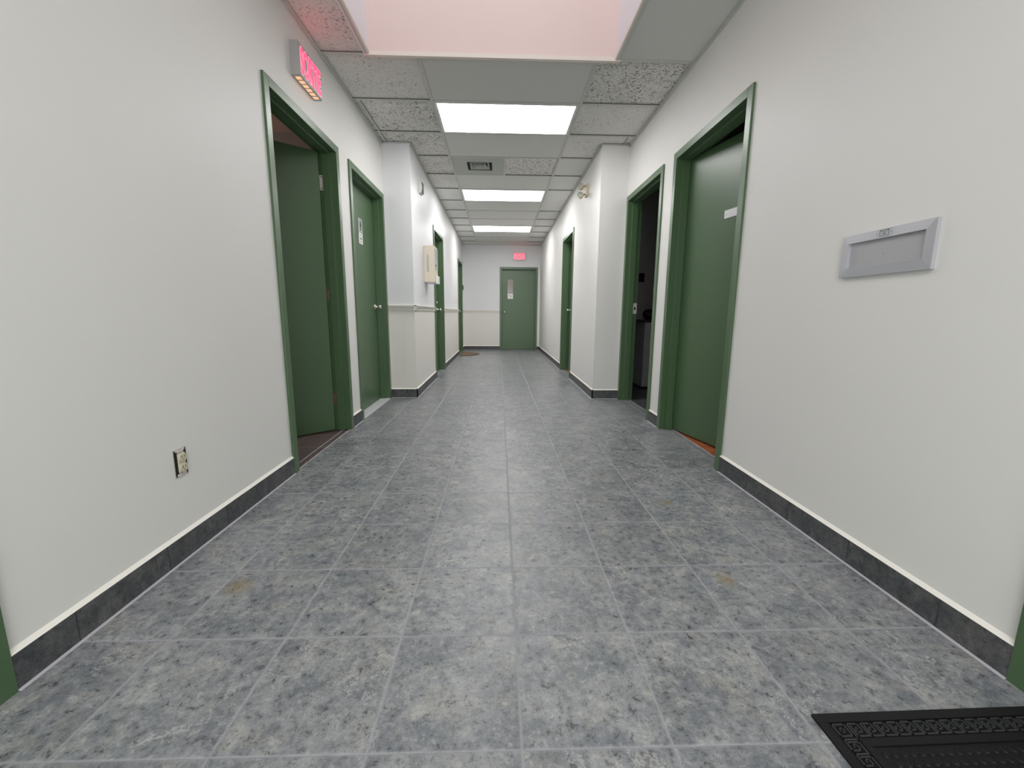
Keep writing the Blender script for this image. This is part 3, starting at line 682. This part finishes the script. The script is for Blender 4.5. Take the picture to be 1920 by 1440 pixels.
# emergency light with two lamp heads
root = tag(empty('emergency_light', (NR, 4.43, 2.30)), 'cream two-headed emergency light high on the wall', 'emergency light')
b = B(); b.box((-0.022, 0, 0), (0, 0.115, 0.135), 'beige_plastic'); b.build('back_plate', root, bevel=0.004)
for z in (0.118, 0.022):
    b = B()
    b.tube([(-0.020, 0.05, z), (-0.040, 0.045, z-0.004), (-0.052, 0.03, z-0.008)], 0.010, 'beige_plastic')
    b.lathe([(0, -0.012), (0.014, -0.012), (0.015, 0.012), (0, 0.012)], T(-0.040, 0.045, z-0.004) @ rotm('X', 90), 'beige_plastic', 16)
    arm = b.build('arm', root)
    Mh = T(-0.084, 0.035, z-0.012) @ rotm('X', 78) @ rotm('Y', -20)
    b = B(); b.lathe([(0, -0.055), (0.016, -0.052), (0.026, -0.035), (0.033, 0.0), (0.035, 0.02), (0.033, 0.026), (0.029, 0.026)], Mh, 'beige_plastic', 24); b.build('lamp_head', root)
    b = B(); b.lathe([(0.029, 0.023), (0.02, 0.027), (0.0, 0.029)], Mh, 'frost', 24); b.build('lens', root)

# small fittings
b = B(); b.box((0, 0, 0), (0.028, 0.075, 0.11), 'black')
tag(b.build('card_reader', None, (NL, 9.83, 1.50), bevel=0.003), 'small black reader on the wall beside the last side door', 'card reader')
root = tag(empty('wall_outlet', (NR, 7.10, 0.26)), 'small white socket plate low on the wall near the end of the corridor', 'socket')
b = B(); b.box((-0.005, 0, 0), (0, 0.072, 0.115), 'wall'); b.build('cover_plate', root, bevel=0.001)
for z in (0.036, 0.078):
    b = B(); b.box((-0.0056, 0.024, z-0.006), (-0.005, 0.029, z+0.008), 'ink'); b.box((-0.0056, 0.043, z-0.006), (-0.005, 0.048, z+0.008), 'ink'); b.build('receptacle', root)
b = B(); b.box((0, 0, 0), (0.075, 0.006, 0.118), 'hole'); b.box((0.03, -0.004, 0.045), (0.045, 0, 0.072), 'ink')
tag(b.build('light_switch', None, (1.83, 4.994, 1.36), bevel=0.001), 'dark switch plate on the washroom wall', 'switch')
root = tag(empty('coat_rack', (1.62, 4.995, 1.10)), 'row of small dark coat hooks on the washroom wall', 'coat rack')
b = B(); b.box((-0.01, -0.006, -0.01), (0.10, 0, 0.07), 'room'); b.build('rail', root)
for x in (0, 0.02, 0.06, 0.08):
    b = B(); b.box((x, -0.016, 0.01), (x+0.008, -0.006, 0.05), 'hole'); b.build('hook', root)

# washroom counter and vanity cabinet
b = B(); b.box((1.42, 4.44, 0.835), (3.38, 4.995, 0.865), 'darktop')
tag(b.build('countertop', None, bevel=0.003), 'long dark countertop along the washroom back wall', 'countertop')
root = tag(empty('vanity_cabinet', (1.765, 4.465, 0)), 'grey vanity cabinet under the dark washroom countertop', 'cabinet')
b = B(); b.box((0, 0, 0.02), (0.60, 0.52, 0.833), 'vanity'); b.build('body', root)
b = B(); b.box((0.012, -0.016, 0.715), (0.588, 0, 0.822), 'vanity'); dr = b.build('drawer', root, bevel=0.002)
b = B(); b.box((0.012, -0.016, 0.125), (0.588, 0, 0.708), 'vanity'); dr = b.build('door', root, bevel=0.002)
b = B(); b.lathe([(0, 0), (0.006, 0), (0.006, 0.01), (0.013, 0.016), (0.012, 0.024), (0, 0.026)], T(0.10, -0.016, 0.60) @ rotm('X', 90), 'black', 14); b.build('knob', dr)
b = B(); b.lathe([(0, 0), (0.05, 0), (0.075, 0.03), (0.085, 0.07), (0.075, 0.105), (0.045, 0.125), (0.02, 0.13), (0, 0.13)], T(0, 0, 0), 'black', 28)
tag(b.build('vase', None, (1.87, 4.62, 0.865)), 'round black bowl standing on the washroom countertop', 'bowl')

# ------------------------------------------------------------------ black rubber mat with a Greek key border
MW, MD = 0.565, 0.90
root = tag(empty('door_mat', (0.682, 0.062, 0.0), math.radians(0.8)), 'black rubber mat with a Greek key border and studded centre', 'mat')
# local: x to the right, y towards the viewer is negative
b = B(); e1, e2 = 0.030, 0.078
b.box((0, -MD, 0), (MW, 0, 0.0035), 'rubber')
for a in ((0, -0.022, MW, 0), (0, -MD, MW, -MD+0.022), (0, -MD+0.022, 0.022, -0.022), (MW-0.022, -MD+0.022, MW, -0.022)): b.box((a[0], a[1], 0.0035), (a[2], a[3], 0.0062), 'rubber')
for a in ((0.062, -0.078, MW-0.062, -0.060), (0.062, -MD+0.060, MW-0.062, -MD+0.078), (0.062, -MD+0.078, 0.078, -0.078), (MW-0.078, -MD+0.078, MW-0.062, -0.078)): b.box((a[0], a[1], 0.0035), (a[2], a[3], 0.0062), 'rubber')
b.build('mat_base', root, bevel=0.001)
b = B(); wk = 0.0030; zt = 0.0066
def key(ox, oy, ux, uy, vx, vy, s):
    """one key: u along the border, v across it (towards the centre)"""
    def seg(p, q):
        a = (ox+ux*p[0]*s+vx*p[1]*s, oy+uy*p[0]*s+vy*p[1]*s); c = (ox+ux*q[0]*s+vx*q[1]*s, oy+uy*q[0]*s+vy*q[1]*s)
        x0, x1 = sorted((a[0], c[0])); y0, y1 = sorted((a[1], c[1]))
        b.box((x0-wk/2, y0-wk/2, 0.0035), (x1+wk/2, y1+wk/2, zt), 'rubber_worn')
    pts = [(0, 1), (0, 0), (0.82, 0), (0.82, 0.68), (0.36, 0.68), (0.36, 0.36), (0.56, 0.36)]
    for p, q in zip(pts, pts[1:]): seg(p, q)
    seg((0.20, 0.20), (0.20, 1.0)); seg((0.20, 1.0), (1.0, 1.0))
s_ = 0.0300
def square(x, y):
    for r in (0.0, 0.009):
        q = 0.030-2*r; X, Y = x+r, y-r
        for a in ((X, Y-wk, X+q, Y), (X, Y-q, X+q, Y-q+wk), (X, Y-q, X+wk, Y), (X+q-wk, Y-q, X+q, Y)): b.box((a[0], a[1], 0.0035), (a[2], a[3], zt), 'rubber_worn')
nx = int((MW-2*0.062)/s_); sx_ = (MW-2*0.062)/nx
ny = int((MD-2*0.062)/s_); sy_ = (MD-2*0.062)/ny
for i in range(nx):
    key(0.062+i*sx_, -0.027, 1, 0, 0, -1, 0.0285); key(0.062+i*sx_, -MD+0.0555, 1, 0, 0, -1, 0.0285)
for i in range(ny):
    key(0.027, -0.062-i*sy_, 0, -1, 1, 0, 0.0285); key(MW-0.0555, -0.062-i*sy_, 0, -1, 1, 0, 0.0285)
for x, y in ((0.026, -0.026), (MW-0.056, -0.026), (0.026, -MD+0.056), (MW-0.056, -MD+0.056)): square(x, y)
b.build('key_border', root)
b = B(); r_ = 0
y = -0.094
while y > -MD+0.09:
    x = 0.094 + (0.010 if r_ % 2 else 0)
    while x < MW-0.088:
        k = b.mi('rubber'); top = []; bot = []
        for i in range(10):
            a = 2*math.pi*i/10
            bot.append(b.bm.verts.new((x+0.0085*math.cos(a), y+0.0088*math.sin(a), 0.0035))); top.append(b.bm.verts.new((x+0.0066*math.cos(a), y+0.0068*math.sin(a), 0.0058)))
        b.bm.faces.new(top)
        for i in range(10): b.bm.faces.new((bot[i], bot[(i+1) % 10], top[(i+1) % 10], top[i]))
        x += 0.0205
    y -= 0.0200; r_ += 1
b.build('studded_centre', root)

# half-round coir mat at door 6
root = tag(empty('half_round_mat', (NL+0.03, 8.93, 0.0)), 'brown half-round coir doormat at the last side door', 'mat')
def half(rx, ry, z0, z1, m, name, par):
    b = B(); n = 28
    pr = [(rx*math.cos(-math.pi/2+math.pi*i/n), ry*math.sin(-math.pi/2+math.pi*i/n)) for i in range(n+1)]
    lo = [b.bm.verts.new((x, y, z0)) for x, y in pr]; hi = [b.bm.verts.new((x, y, z1)) for x, y in pr]
    b.mi(m); b.bm.faces.new(lo); b.bm.faces.new(hi)
    for i in range(n+1): b.bm.faces.new((lo[i], lo[(i+1) % (n+1)], hi[(i+1) % (n+1)], hi[i]))
    return b.build(name, par)
half(0.43, 0.44, 0, 0.006, 'black', 'rubber_edge', root)
o = half(0.385, 0.395, 0.006, 0.012, 'coir', 'coir_pile', root); o.location = (0.015, 0, 0)
